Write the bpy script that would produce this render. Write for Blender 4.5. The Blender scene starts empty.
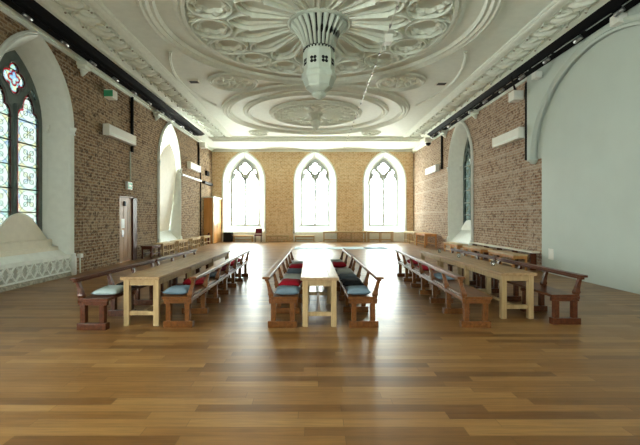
import bpy, bmesh, math, random
from mathutils import Vector, Matrix
R = random.Random(7)
PI = math.pi
C = bpy.context.scene.collection
EYE = 1.65
WL, WR, YB, YF, CE = -7.0, 7.1, 27.8, -6.0, 6.45     # walls, back, front, ceiling
ACX = 0.17                                            # axis of the ceiling roses

# ------------------------------------------------------------------ materials
def nt(name):
    m = bpy.data.materials.new(name); m.use_nodes = True
    t = m.node_tree; t.nodes.clear()
    out = t.nodes.new('ShaderNodeOutputMaterial')
    return m, t, out
def N(t, kind, **kw):
    n = t.nodes.new(kind)
    for k, v in kw.items():
        if k == 'op': n.operation = v
        elif hasattr(n, k) and k not in ('inputs',): setattr(n, k, v)
    return n
def L(t, a, b): t.links.new(a, b)
def math_(t, op, a, b=None, c=None):
    n = t.nodes.new('ShaderNodeMath'); n.operation = op
    for i, v in enumerate((a, b, c)):
        if v is None: continue
        if isinstance(v, (int, float)): n.inputs[i].default_value = v
        else: t.links.new(v, n.inputs[i])
    return n.outputs[0]
def mixc(t, fac, a, b, mode='MIX'):
    n = t.nodes.new('ShaderNodeMix'); n.data_type = 'RGBA'; n.blend_type = mode
    for s, v in ((n.inputs[0], fac), (n.inputs[6], a), (n.inputs[7], b)):
        if isinstance(v, (int, float)): s.default_value = v
        elif isinstance(v, tuple): s.default_value = v if len(v) == 4 else v + (1,)
        else: t.links.new(v, s)
    return n.outputs[2]
def ramp(t, fac, stops):
    n = t.nodes.new('ShaderNodeValToRGB'); e = n.color_ramp.elements
    while len(e) < len(stops): e.new(.5)
    for k, (p, c) in zip(e, stops): k.position = p; k.color = c + (1,) if len(c) == 3 else c
    t.links.new(fac, n.inputs[0]); return n.outputs[0]
def noise(t, vec, scale, detail=3, rough=.5):
    n = t.nodes.new('ShaderNodeTexNoise'); n.inputs['Scale'].default_value = scale
    n.inputs['Detail'].default_value = detail; n.inputs['Roughness'].default_value = rough
    if vec is not None: t.links.new(vec, n.inputs['Vector'])
    return n.outputs['Fac']
def coord(t, which='Object', scale=None):
    n = t.nodes.new('ShaderNodeTexCoord'); o = n.outputs[which]
    if scale:
        m = t.nodes.new('ShaderNodeMapping'); m.inputs['Scale'].default_value = scale
        t.links.new(o, m.inputs['Vector']); o = m.outputs[0]
    return o
def bsdf(t, out, col, rough=.5, metal=0, spec=.5, bump=None, bstr=.2, bdist=.01):
    b = t.nodes.new('ShaderNodeBsdfPrincipled')
    if isinstance(col, tuple): b.inputs['Base Color'].default_value = col + (1,)
    else: t.links.new(col, b.inputs['Base Color'])
    if isinstance(rough, (int, float)): b.inputs['Roughness'].default_value = rough
    else: t.links.new(rough, b.inputs['Roughness'])
    b.inputs['Metallic'].default_value = metal
    b.inputs['Specular IOR Level'].default_value = spec
    if bump is not None:
        n = t.nodes.new('ShaderNodeBump'); n.inputs['Strength'].default_value = bstr; n.inputs['Distance'].default_value = bdist
        t.links.new(bump, n.inputs['Height']); t.links.new(n.outputs[0], b.inputs['Normal'])
    t.links.new(b.outputs[0], out.inputs[0]); return b

def plain(name, col, rough=.5, metal=0, var=.06, scale=6, spec=.3):
    m, t, out = nt(name)
    f = noise(t, coord(t), scale, 4)
    lo = tuple(max(0, c * (1 - var)) for c in col); hi = tuple(min(1, c * (1 + var)) for c in col)
    bsdf(t, out, ramp(t, f, [(.3, lo), (.7, hi)]), rough, metal, spec, f, .08, .004); return m

def brick(name, c1, c2, mortar, pale, dark, bands=.0, dk=.75):
    m, t, out = nt(name); uv = coord(t, 'UV')
    wob = t.nodes.new('ShaderNodeTexNoise'); wob.inputs['Scale'].default_value = 3; L(t, uv, wob.inputs['Vector'])
    add = t.nodes.new('ShaderNodeVectorMath'); add.operation = 'MULTIPLY_ADD'
    L(t, wob.outputs['Color'], add.inputs[0]); add.inputs[1].default_value = (.02, .02, 0); L(t, uv, add.inputs[2])
    b = t.nodes.new('ShaderNodeTexBrick'); L(t, add.outputs[0], b.inputs['Vector'])
    b.inputs['Scale'].default_value = 1; b.inputs['Brick Width'].default_value = .25; b.inputs['Row Height'].default_value = .098
    b.inputs['Mortar Size'].default_value = .019; b.inputs['Mortar Smooth'].default_value = .2; b.inputs['Bias'].default_value = -.05
    b.inputs['Color1'].default_value = c1 + (1,); b.inputs['Color2'].default_value = c2 + (1,); b.inputs['Mortar'].default_value = mortar + (1,)
    n1 = noise(t, uv, .5, 6, .7); n2 = noise(t, uv, 5.5, 6, .75); n3 = noise(t, uv, 15, 4, .65)
    col = mixc(t, math_(t, 'MULTIPLY', ramp(t, n1, [(.47, (0, 0, 0)), (.66, (1, 1, 1))]), .5), b.outputs['Color'], pale)
    col = mixc(t, math_(t, 'MULTIPLY', ramp(t, n2, [(.50, (0, 0, 0)), (.60, (1, 1, 1))]), dk), col, dark)
    col = mixc(t, math_(t, 'MULTIPLY', ramp(t, n3, [(.54, (0, 0, 0)), (.62, (1, 1, 1))]), .6), col, pale)
    # horizontal courses of paler render
    s = t.nodes.new('ShaderNodeSeparateXYZ'); L(t, uv, s.inputs[0])
    band = None
    for z0 in (2.05, 3.35, 4.05):
        d = math_(t, 'ABSOLUTE', math_(t, 'SUBTRACT', math_(t, 'ADD', s.outputs[1], math_(t, 'MULTIPLY', n2, .12)), z0))
        k = math_(t, 'LESS_THAN', d, .055)
        band = k if band is None else math_(t, 'MAXIMUM', band, k)
    col = mixc(t, math_(t, 'MULTIPLY', math_(t, 'MULTIPLY', band, ramp(t, n2, [(.4, (.2, .2, .2)), (.6, (1, 1, 1))])), bands), col, pale)
    h = math_(t, 'ADD', math_(t, 'SUBTRACT', 1, b.outputs['Fac']), math_(t, 'MULTIPLY', n3, .8))
    bsdf(t, out, col, .9, 0, .2, h, .7, .012); return m

def floor_strip():
    m, t, out = nt('oak_boards'); uv = coord(t, 'Object')
    s = t.nodes.new('ShaderNodeSeparateXYZ'); L(t, uv, s.inputs[0])
    W = .125
    yr = math_(t, 'DIVIDE', s.outputs[1], W); row = math_(t, 'FLOOR', yr)
    w1 = t.nodes.new('ShaderNodeTexWhiteNoise'); w1.noise_dimensions = '1D'; L(t, row, w1.inputs['W'])
    xr = math_(t, 'ADD', math_(t, 'DIVIDE', s.outputs[0], 1.25), math_(t, 'MULTIPLY', w1.outputs['Value'], 7.3))
    pid = math_(t, 'FLOOR', xr)
    cmb = t.nodes.new('ShaderNodeCombineXYZ'); L(t, pid, cmb.inputs[0]); L(t, row, cmb.inputs[1])
    w2 = t.nodes.new('ShaderNodeTexWhiteNoise'); w2.noise_dimensions = '2D'; L(t, cmb.outputs[0], w2.inputs['Vector'])
    c = ramp(t, w2.outputs['Value'], [(0, (.17, .070, .018)), (.3, (.265, .121, .033)), (.65, (.305, .146, .044)), (1, (.385, .203, .068))])
    off = t.nodes.new('ShaderNodeVectorMath'); off.operation = 'MULTIPLY_ADD'
    L(t, w2.outputs['Color'], off.inputs[0]); off.inputs[1].default_value = (9, 9, 9); L(t, uv, off.inputs[2])
    mp = t.nodes.new('ShaderNodeMapping'); mp.inputs['Scale'].default_value = (1.6, 26, 1); L(t, off.outputs[0], mp.inputs['Vector'])
    g = noise(t, mp.outputs[0], 1.6, 5, .6)
    c = mixc(t, .55, c, ramp(t, g, [(.3, (.35, .35, .35)), (.55, (.75, .75, .75)), (.75, (1, 1, 1))]), 'MULTIPLY')
    fy = math_(t, 'FRACT', yr); fx = math_(t, 'FRACT', xr)
    gap = math_(t, 'MAXIMUM', math_(t, 'LESS_THAN', math_(t, 'MINIMUM', fy, math_(t, 'SUBTRACT', 1, fy)), .018),
                math_(t, 'LESS_THAN', fx, .0035))
    c = mixc(t, math_(t, 'MULTIPLY', gap, .6), c, (.07, .035, .015))
    rg = math_(t, 'ADD', .28, math_(t, 'MULTIPLY', noise(t, uv, 2.2, 4), .12))
    bsdf(t, out, c, rg, 0, .3, math_(t, 'SUBTRACT', 1, gap), .05, .002)
    return m

def wood(name, c0, c1, rough=.35, axis=1, scale=1.0):
    m, t, out = nt(name)
    sc = [14, 14, 14]; sc[axis] = 1.1
    g = noise(t, coord(t, 'Object', tuple(v * scale for v in sc)), 1.5, 6, .6)
    f2 = noise(t, coord(t), 1.3, 3)
    c = ramp(t, g, [(.28, c0), (.72, c1)])
    c = mixc(t, .4, c, ramp(t, f2, [(.3, (.6, .6, .6)), (.7, (1, 1, 1))]), 'MULTIPLY')
    bsdf(t, out, c, rough, 0, .22, g, .08, .003); return m

def fabric(name, col):
    m, t, out = nt(name)
    f = noise(t, coord(t), 260, 2); g = noise(t, coord(t), 9, 3)
    c = mixc(t, .5, tuple(c * .8 for c in col), mixc(t, g, tuple(c * .75 for c in col), tuple(min(1, c * 1.25) for c in col)))
    b = bsdf(t, out, c, .95, 0, .1, f, .3, .003); return m

def glass(name, tint, gloss=.06):
    m, t, out = nt(name)
    tr = t.nodes.new('ShaderNodeBsdfTransparent'); tr.inputs[0].default_value = tint + (1,)
    gl = t.nodes.new('ShaderNodeBsdfGlossy'); gl.inputs['Roughness'].default_value = .08
    f = noise(t, coord(t), 3, 2)
    mx = t.nodes.new('ShaderNodeMixShader'); L(t, math_(t, 'MULTIPLY', f, gloss * 2), mx.inputs[0])
    L(t, tr.outputs[0], mx.inputs[1]); L(t, gl.outputs[0], mx.inputs[2]); L(t, mx.outputs[0], out.inputs[0]); return m

def leaded(name, base, accents, lead, k=1.0, dark_mix=1.0):
    """painted quarry glass: lead lines, rings and crosses in each .62 m panel, UV in metres about the window centre"""
    m, t, out = nt(name); uv = coord(t, 'UV')
    s = t.nodes.new('ShaderNodeSeparateXYZ'); L(t, uv, s.inputs[0])
    u = math_(t, 'SUBTRACT', math_(t, 'ABSOLUTE', s.outputs[0]), .53); v = s.outputs[1]
    pv = math_(t, 'SUBTRACT', math_(t, 'FRACT', math_(t, 'DIVIDE', v, .6)), .5)
    px = math_(t, 'DIVIDE', u, .37); py = math_(t, 'MULTIPLY', pv, 2)
    ax, ay = math_(t, 'ABSOLUTE', px), math_(t, 'ABSOLUTE', py)
    r = math_(t, 'SQRT', math_(t, 'ADD', math_(t, 'MULTIPLY', px, px), math_(t, 'MULTIPLY', py, py)))
    def line(e, w): return math_(t, 'LESS_THAN', math_(t, 'ABSOLUTE', e), w)
    dx, dy = math_(t, 'SUBTRACT', ax, .3), math_(t, 'SUBTRACT', ay, .3)
    r2 = math_(t, 'SQRT', math_(t, 'ADD', math_(t, 'MULTIPLY', dx, dx), math_(t, 'MULTIPLY', dy, dy)))
    lead_m = line(math_(t, 'SUBTRACT', r, .16), .016)
    for e, w in ((math_(t, 'SUBTRACT', r2, .2), .014), (math_(t, 'SUBTRACT', r, .93), .011), (math_(t, 'SUBTRACT', ax, ay), .011),
                 (math_(t, 'SUBTRACT', ay, .985), .03)):
        lead_m = math_(t, 'MAXIMUM', lead_m, line(e, w))
    cell = t.nodes.new('ShaderNodeTexVoronoi'); cell.inputs['Scale'].default_value = 7; L(t, uv, cell.inputs['Vector'])
    w = t.nodes.new('ShaderNodeTexWhiteNoise'); L(t, cell.outputs['Color'], w.inputs['Vector'])
    acc = ramp(t, w.outputs['Value'], [(i / max(1, len(accents)), a) for i, a in enumerate(accents)])
    acc.node.color_ramp.interpolation = 'CONSTANT'
    petal = math_(t, 'LESS_THAN', r2, .2); core = math_(t, 'LESS_THAN', r, .2)
    outer = math_(t, 'GREATER_THAN', r, .93)
    col = mixc(t, math_(t, 'MULTIPLY', math_(t, 'MAXIMUM', outer, core), .6), base, acc)
    col = mixc(t, math_(t, 'MULTIPLY', petal, .3), col, acc)
    tr = t.nodes.new('ShaderNodeBsdfTransparent'); L(t, mixc(t, 1.0, col, (k, k, k), 'MULTIPLY'), tr.inputs[0])
    df = t.nodes.new('ShaderNodeBsdfPrincipled'); df.inputs['Base Color'].default_value = lead + (1,); df.inputs['Roughness'].default_value = .5
    mx = t.nodes.new('ShaderNodeMixShader'); L(t, math_(t, 'MULTIPLY', lead_m, dark_mix), mx.inputs[0])
    L(t, tr.outputs[0], mx.inputs[1]); L(t, df.outputs[0], mx.inputs[2]); L(t, mx.outputs[0], out.inputs[0]); return m

M = {}
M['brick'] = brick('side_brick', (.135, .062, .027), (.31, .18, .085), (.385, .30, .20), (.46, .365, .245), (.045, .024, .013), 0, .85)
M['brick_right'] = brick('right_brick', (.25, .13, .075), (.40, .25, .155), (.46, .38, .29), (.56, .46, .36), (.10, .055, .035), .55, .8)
M['brick_back_lit'] = brick('lit_back_brick', (.60, .35, .16), (.74, .49, .26), (.76, .62, .42), (.84, .69, .47), (.44, .24, .10), 0, .6)  # lighter, warmer brick copy; the bright glow of the far end is in its colour
M['floor'] = floor_strip()
M['white'] = plain('white_wall_paint', (.52, .585, .535), .6, var=.03, scale=1.2)
M['plaster'] = plain('cream_plaster', (.83, .885, .815), .65, var=.03)
M['ornament'] = plain('ornament_plaster', (.82, .87, .795), .65, var=.05, scale=9)
M['stone'] = plain('white_painted_stone', (.78, .81, .77), .55, var=.04)
M['rough_stone'] = plain('rough_stone_base', (.34, .32, .26), .95, var=.35, scale=14)
M['cream_board'] = plain('cream_board', (.76, .71, .58), .5, var=.04)
M['tracery_dark'] = plain('dark_tracery_paint', (.13, .17, .16), .45, var=.15)
M['tracery_grey'] = plain('grey_tracery_paint', (.42, .45, .44), .5, var=.06)
M['black'] = plain('black_paint', (.004, .004, .005), .6, var=.1, spec=.05)
M['dark'] = plain('dark_iron', (.012, .011, .010), .5, var=.2, spec=.12)
M['steel'] = plain('bright_steel', (.62, .64, .65), .25, metal=1)
M['white_plastic'] = plain('white_plastic', (.78, .78, .72), .35, var=.02)
M['green'] = plain('green_sign_film', (.06, .42, .22), .4, var=.04)
M['pendant'] = plain('pale_green_pendant_paint', (.60, .67, .60), .5, var=.04)
M['lamp_metal'] = plain('lamp_metal', (.30, .30, .30), .3, metal=1)
M['void'] = plain('dark_void', (.012, .014, .014), .8)
M['table'] = wood('pale_table_wood', (.28, .165, .075), (.50, .33, .175), .36)
M['table_leg'] = wood('pale_leg_wood', (.36, .235, .11), (.56, .395, .205), .45, 2)
M['pew'] = wood('orange_brown_pew_wood', (.085, .028, .007), (.215, .077, .019), .3)
M['pew_dark'] = wood('dark_red_pew_wood', (.05, .014, .006), (.14, .042, .016), .3)
M['pine'] = wood('pale_pine', (.50, .34, .17), (.72, .54, .31), .4)
M['orange'] = wood('orange_lobby_wood', (.50, .21, .055), (.68, .34, .11), .4, 2, .5)
M['door'] = wood('brown_door_wood', (.27, .14, .06), (.50, .29, .14), .4, 2, .6)
M['door_frame'] = wood('dark_red_frame_wood', (.06, .018, .01), (.12, .04, .02), .4, 2)
M['clear'] = glass('clear_glass', (.96, .98, .99)); M['back_dim'] = glass('back_dimming_glass', (.71, .72, .72)); M['front_dim'] = glass('front_dimming_glass', (.40, .41, .41))  # the grey tints only dim daylight through the back and front windows
M['stained'] = leaded('stained_quarry_glass', (.126, .135, .132), [(.132, .132, .085), (.122, .134, .122), (.078, .10, .13), (.13, .115, .078), (.085, .118, .11)], (.02, .02, .02))
M['stained_dim'] = leaded('dim_stained_glass', (.055, .064, .06), [(.075, .064, .028), (.036, .058, .05), (.07, .05, .03), (.055, .064, .07)], (.015, .015, .015))
M['red_glass'] = glass('red_border_glass', (.55, .02, .04), .01)
M['blue_glass'] = glass('blue_border_glass', (.5, .78, .95), .01)
M['white_glass'] = glass('white_border_glass', (.97, .98, .98), .01)
M['ware'] = glass('tumbler_glass', (.8, .83, .82), .3)
FAB = {k: fabric(k + '_cloth', c) for k, c in dict(blue=(.17, .235, .29), red=(.30, .012, .022), grey=(.33, .33, .31), slate=(.075, .09, .11),
       black=(.015, .015, .018), pale=(.42, .50, .50), maroon=(.10, .012, .022)).items()}

# ------------------------------------------------------------------ mesh helpers
class MB:
    def __init__(s): s.v = []; s.f = []; s.sm = []
    def add(s, vs, fs, smooth=False):
        o = len(s.v); s.v += [tuple(p) for p in vs]
        for f in fs: s.f.append(tuple(i + o for i in f)); s.sm.append(smooth)
        return s
    def hexa(s, p):   # 4 bottom ccw, 4 top ccw
        return s.add(p, [(3, 2, 1, 0), (4, 5, 6, 7), (0, 1, 5, 4), (1, 2, 6, 5), (2, 3, 7, 6), (3, 0, 4, 7)])
    def box(s, x0, x1, y0, y1, z0, z1, b=0):
        x0, x1 = min(x0, x1), max(x0, x1); y0, y1 = min(y0, y1), max(y0, y1)
        if b <= 0:
            return s.hexa([(x0, y0, z0), (x1, y0, z0), (x1, y1, z0), (x0, y1, z0), (x0, y0, z1), (x1, y0, z1), (x1, y1, z1), (x0, y1, z1)])
        bm = bmesh.new(); bmesh.ops.create_cube(bm, size=1)
        for v in bm.verts: v.co = Vector(((x0 + x1) / 2 + v.co.x * (x1 - x0), (y0 + y1) / 2 + v.co.y * (y1 - y0), (z0 + z1) / 2 + v.co.z * (z1 - z0)))
        bmesh.ops.bevel(bm, geom=bm.edges[:], offset=b, segments=2, profile=.5, affect='EDGES')
        bm.verts.index_update()
        s.add([v.co[:] for v in bm.verts], [tuple(v.index for v in f.verts) for f in bm.faces]); bm.free(); return s
    def loft(s, rings, closed=True, caps=False, smooth=False):
        n = len(rings[0]); vs = [p for r in rings for p in r]; fs = []
        for i in range(len(rings) - 1):
            for j in range(n if closed else n - 1):
                k = (j + 1) % n
                fs.append((i * n + j, i * n + k, (i + 1) * n + k, (i + 1) * n + j))
        if caps: fs.append(tuple(range(n - 1, -1, -1))); fs.append(tuple(range((len(rings) - 1) * n, len(rings) * n)))
        return s.add(vs, fs, smooth)
    def tube(s, pts, r, n=8, closed=False, smooth=True, up=None):
        pts = [Vector(p) for p in pts]; rs = r if isinstance(r, (list, tuple)) else [r] * len(pts); rings = []
        m = len(pts)
        for i, p in enumerate(pts):
            a = pts[(i - 1) % m] if (i > 0 or closed) else p; b = pts[(i + 1) % m] if (i < m - 1 or closed) else p
            d = (b - a).normalized(); u = Vector(up) if up else (Vector((0, 0, 1)) if abs(d.z) < .9 else Vector((1, 0, 0)))
            e1 = d.cross(u).normalized(); e2 = e1.cross(d).normalized()
            rings.append([p + (e1 * math.cos(2 * PI * k / n) + e2 * math.sin(2 * PI * k / n)) * rs[i] for k in range(n)])
        if closed: rings.append(rings[0])
        return s.loft(rings, True, not closed, smooth)
    def bar(s, pts, prof, closed=False, up=(0, 0, -1), smooth=False, hs=None):
        """sweep profile [(side, out)] along pts; out is measured along 'up'"""
        pts = [Vector(p) for p in pts]; up = Vector(up); rings = []; m = len(pts)
        for i, p in enumerate(pts):
            a = pts[(i - 1) % m] if (i > 0 or closed) else p; b = pts[(i + 1) % m] if (i < m - 1 or closed) else p
            d = (b - a).normalized(); e = d.cross(up).normalized()
            rings.append([p + e * q[0] + up * (q[1] * (hs[i] if hs else 1)) for q in prof])
        if closed: rings.append(rings[0])
        return s.loft(rings, True, not closed, smooth)
    def lathe(s, prof, n=16, c=(0, 0, 0), rot=0, smooth=True):
        rings = [[(c[0] + r * math.cos(rot + 2 * PI * k / n), c[1] + r * math.sin(rot + 2 * PI * k / n), c[2] + z) for k in range(n)] for r, z in prof]
        return s.loft(rings, True, True, smooth)
    def ball(s, c, rx, ry, rz, n=8, m=5, rot=0):
        rings = []
        for i in range(m + 1):
            a = -PI / 2 + PI * i / m; q = max(.02, math.cos(a))
            ring = []
            for k in range(n):
                x, y = rx * q * math.cos(2 * PI * k / n), ry * q * math.sin(2 * PI * k / n)
                ring.append((c[0] + x * math.cos(rot) - y * math.sin(rot), c[1] + x * math.sin(rot) + y * math.cos(rot), c[2] + rz * math.sin(a)))
            rings.append(ring)
        return s.loft(rings, True, True, True)
    def xf(s, fn): s.v = [tuple(fn(p)) for p in s.v]; return s
    def build(s, name, mat, parent=None, uv=None, fix=True):
        me = bpy.data.meshes.new(name); me.from_pydata(s.v, [], s.f); me.materials.append(mat)
        if fix:
            bm = bmesh.new(); bm.from_mesh(me); bmesh.ops.recalc_face_normals(bm, faces=bm.faces[:]); bm.to_mesh(me); bm.free()
        for p, q in zip(me.polygons, s.sm): p.use_smooth = q
        if uv:
            l = me.uv_layers.new()
            for lp in me.loops: l.data[lp.index].uv = uv(me.vertices[lp.vertex_index].co)
        return link(name, me, parent)
def link(name, me, parent=None):
    o = bpy.data.objects.new(name, me); C.objects.link(o)
    if parent: o.parent = parent
    return o
def empty(name, loc=(0, 0, 0), rz=0, label=None, cat=None, group=None, kind=None):
    o = bpy.data.objects.new(name, None); C.objects.link(o); o.location = loc; o.rotation_euler = (0, 0, rz); o.empty_display_size = .1
    return tag(o, label, cat, group, kind)
def tag(o, label=None, cat=None, group=None, kind=None):
    for k, v in (('label', label), ('category', cat), ('group', group), ('kind', kind)):
        if v: o[k] = v
    return o
def copy_tree(o, parent=None):
    c = o.copy(); C.objects.link(c)
    if parent: c.parent = parent
    for ch in list(o.children): copy_tree(ch, c)
    return c

def plate(name, outer, holes, w0, w1, mat, fr, parent=None, bevel=0):
    """flat plate with holes in a wall frame: fr(u, v, w) -> xyz; UV in metres"""
    cu = bpy.data.curves.new('tmp', 'CURVE'); cu.dimensions = '2D'; cu.fill_mode = 'BOTH'; cu.extrude = abs(w1 - w0) / 2 - bevel
    cu.bevel_depth = bevel; cu.bevel_resolution = 0
    if bevel: cu.offset = -bevel
    for pts in [outer] + holes:
        sp = cu.splines.new('POLY'); sp.points.add(len(pts) - 1); sp.use_cyclic_u = True
        for p, q in zip(sp.points, pts): p.co = (q[0], q[1], 0, 1)
    ob = bpy.data.objects.new('tmp', cu); C.objects.link(ob)
    dg = bpy.context.evaluated_depsgraph_get(); dg.update()
    me = bpy.data.meshes.new_from_object(ob.evaluated_get(dg))
    bpy.data.objects.remove(ob); bpy.data.curves.remove(cu)
    me.name = name; mid = (w0 + w1) / 2
    while len(me.uv_layers): me.uv_layers.remove(me.uv_layers[0])
    l = me.uv_layers.new()
    for lp in me.loops:
        c = me.vertices[lp.vertex_index].co; l.data[lp.index].uv = (c.x + c.z * .7, c.y)
    for v in me.vertices: v.co = fr(v.co.x, v.co.y, v.co.z + mid)
    me.materials.clear(); me.materials.append(mat)
    bm = bmesh.new(); bm.from_mesh(me); bmesh.ops.remove_doubles(bm, verts=bm.verts[:], dist=1e-5)
    bmesh.ops.recalc_face_normals(bm, faces=bm.faces[:]); bm.to_mesh(me); bm.free()
    for p in me.polygons: p.use_smooth = False
    return link(name, me, parent)

FL = lambda u, v, w: Vector((WL + w, u, v))          # left wall, u = y
FB = lambda u, v, w: Vector((u, YB - w, v))          # back wall, u = x
FR = lambda u, v, w: Vector((WR - w, -u, v))         # right wall, u = -y

# ------------------------------------------------------------------ windows
def arch(hw, base, spring, apex, n=12, cx=0):
    h = apex - spring; r = (h * h + hw * hw) / (2 * hw); a = math.atan2(h, r - hw)
    right = [(cx + hw - r + r * math.cos(a * i / n), spring + r * math.sin(a * i / n)) for i in range(n + 1)]
    left = [(2 * cx - u, v) for u, v in right]
    return [(cx - hw, base)] + left + right[::-1][1:] + [(cx + hw, base)]
def lancet(cx, a, base, s):
    half = [(a, base), (a, s), (a * 1.0, s + .10), (a * .93, s + .21), (a * .76, s + .29), (a * .55, s + .31), (a * .56, s + .40), (a * .5, s + .50), (a * .33, s + .63), (0, s + .78)]
    return [(cx + u, v) for u, v in half] + [(cx - u, v) for u, v in half[::-1][1:]]
def quatrefoil(cx, cy, dl, rl, n=40, rot=0):
    out = []
    for i in range(n):
        p = 2 * PI * i / n; q = (p - rot + PI / 4) % (PI / 2) - PI / 4
        r = dl * math.cos(q) + math.sqrt(max(0, rl * rl - (dl * math.sin(q)) ** 2))
        out.append((cx + r * math.cos(p), cy + r * math.sin(p)))
    return out
def inset(poly, d):
    n = len(poly); out = []; A = sum(poly[i][0] * poly[(i + 1) % n][1] - poly[(i + 1) % n][0] * poly[i][1] for i in range(n))
    sg = 1 if A > 0 else -1
    for i in range(n):
        a, b, c = Vector(poly[i - 1]), Vector(poly[i]), Vector(poly[(i + 1) % n])
        n1 = Vector((-(b - a).y, (b - a).x)).normalized() * sg; n2 = Vector((-(c - b).y, (c - b).x)).normalized() * sg
        m = (n1 + n2); m = m.normalized() if m.length > 1e-6 else n1
        out.append(tuple(b + m * (d / max(.55, m.dot(n1)))))
    return out

SPR = 4.2
def window(num, fr, uc, tmat, gmat, base=.67, hw=1.42, apex=6.25, rec=.52, gbase=1.08, stained=False, ghw=1.02, gapex=5.9):
    w = empty('window_%d' % num, kind='structure')
    F = lambda u, v, d: fr(u + uc, v, d)
    def lo(rings, name, mat, par=w, smooth=False):
        mb = MB(); mb.loft([[F(u, v, d) for u, v in r] for r, d in rings], False, False, smooth); return mb.build(name, mat, par)
    # moulded surround
    S = lambda e, b=base: arch(hw + e, b, SPR, apex + e * 1.15)
    sb = 0 if stained else base
    lo([(S(.12, sb), 0), (S(.12, sb), .05), (S(.08, sb), .085), (S(.05, sb), .05), (S(.02, sb), .085), (S(-.02, sb), .04), (S(-.05, sb), -.02)], 'surround', M['stone'])
    # splayed reveal
    G = lambda e=0: arch(ghw + e, gbase, SPR, gapex + e)
    GB = lambda e: arch(ghw + e, base - .02, SPR, gapex + e)
    lo([(S(-.05), -.02), (GB(.07), -rec + .09), (GB(.05), -rec + .1), (GB(.02), -rec + .04), (GB(0), -rec)], 'reveal', M['stone'])
    # sloping sill
    mb = MB()
    A = [F(-hw - .05, base, .06), F(hw + .05, base, .06), F(hw + .05, base, -.04), F(ghw, gbase + .02, -rec), F(-ghw, gbase + .02, -rec), F(-hw - .05, base, -.04)]
    mb.add(A, [(0, 1, 2, 5), (5, 2, 3, 4)])
    B = [F(-hw - .05, base - .1, .06), F(hw + .05, base - .1, .06), F(hw + .05, base - .1, -.04), F(-hw - .05, base - .1, -.04)]
    mb.add([A[0], A[1], B[1], B[0], B[2], B[3]], [(0, 1, 2, 3), (3, 2, 4, 5)])
    mb.build('sill', M['stone'], w)
    if fr is FB:
        a, c = F(-hw - .1, 0, 0), F(hw + .1, base - .1, .05); MB().box(a.x, c.x, a.y, c.y, a.z, c.z).build('apron_panel', M['stone'], w)
    # tracery plate
    lc, la = .5, .40
    holes = [lancet(-lc, la, gbase + .12, SPR - .02), lancet(lc, la, gbase + .12, SPR - .02), quatrefoil(0, 5.19, .21, .185)]
    for sg in (-1, 1):
        holes.append([(sg * p, q) for p, q in ((.72, 4.84), (.80, 4.86), (.75, 5.02), (.62, 5.12), (.60, 5.03))])
    plate('tracery', G(.03), holes, -rec - .11, -rec, tmat, F, w, .015)
    mb = MB()
    for pts in [holes[0], holes[1]]:
        mb.tube([F(u, v, -rec + .005) for u, v in inset(pts, -.035)][1:-1], .022, 6)
    mb.tube([F(u, v, -rec + .005) for u, v in inset(holes[2], -.03)], .022, 6, True)
    mb.tube([F(0, gbase + .1, -rec + .02), F(0, SPR + .35, -rec + .02)], .045, 8)
    mb.build('tracery_roll', tmat, w)
    g = plate('glass', arch(ghw, gbase, SPR, gapex), [], -rec - .03, -rec - .025, gmat, F, w)
    for lp in g.data.loops:
        co = g.data.vertices[lp.vertex_index].co
        u = {FL: co.y, FB: co.x, FR: -co.y}.get(fr, -co.x) - uc
        g.data.uv_layers[0].data[lp.index].uv = (u, co.z)
    # saddle bars
    mb = MB()
    for k in range(1, 6):
        z = gbase + .12 + k * .6
        for sg in (-1, 1): mb.tube([F(sg * lc - la, z, -rec - .008), F(sg * lc + la, z, -rec - .008)], .011 if k % 2 else .018, 6)
    mb.build('saddle_bar', M['dark'] if stained else M['tracery_grey'], w)
    if stained:
        for i, hpts in enumerate(holes[:3] + [quatrefoil(0, 5.19, .11, .10)]):
            a1, a2, a3 = inset(hpts, .004), inset(hpts, .05), inset(hpts, .085)
            for nm, p, q, mt in (('red_border', a1, a2, 'red_glass'), ('pale_border', a2, a3, 'white_glass' if i < 2 else 'blue_glass')):
                mb = MB(); mb.loft([[F(u, v, -rec - .02) for u, v in p] + [F(*p[0], -rec - .02)], [F(u, v, -rec - .02) for u, v in q] + [F(*q[0], -rec - .02)]], False)
                mb.build(nm, M[mt], w)
    # colonnette capitals and bases
    mb = MB()
    for sg in (-1, 1):
        for uu, d, r in ((hw + .05, .05, .075), (ghw + .06, -rec + .1, .05)):
            p = F(sg * uu, 0, d)
            mb.lathe([(r * .8, SPR - .16), (r * 1.15, SPR - .13), (r * .8, SPR - .1), (r * .9, SPR - .05), (r * 1.4, SPR + .02), (r * 1.4, SPR + .06), (r * .7, SPR + .07)], 10, (p.x, p.y, 0))
            if uu > hw:
                z0, z1 = (0, .52) if stained else (base - .1, base + .08)
                mb.lathe([(r * 1.4, z0), (r * 1.4, z1), (r * 1.1, z1 + .04), (r * 1.2, z1 + .09), (r * .75, z1 + .12)], 10, (p.x, p.y, 0))
    mb.build('capital', M['stone'], w)
    # daylight portal
    ld = bpy.data.lights.new('daylight_portal', 'AREA'); ld.shape = 'RECTANGLE'; ld.size = 2 * ghw; ld.size_y = gapex - gbase
    ld.cycles.is_portal = True
    lo_ = bpy.data.objects.new('daylight_portal', ld); C.objects.link(lo_); lo_.parent = w
    c = F(0, (gbase + gapex) / 2, -rec - .2); nrm = (F(0, 0, 1) - F(0, 0, 0))
    z = -nrm; y = Vector((0, 0, 1)); x = y.cross(z)
    lo_.matrix_world = Matrix(((x.x, y.x, z.x, c.x), (x.y, y.y, z.y, c.y), (x.z, y.z, z.z, c.z), (0, 0, 0, 1)))
    return w

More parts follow.
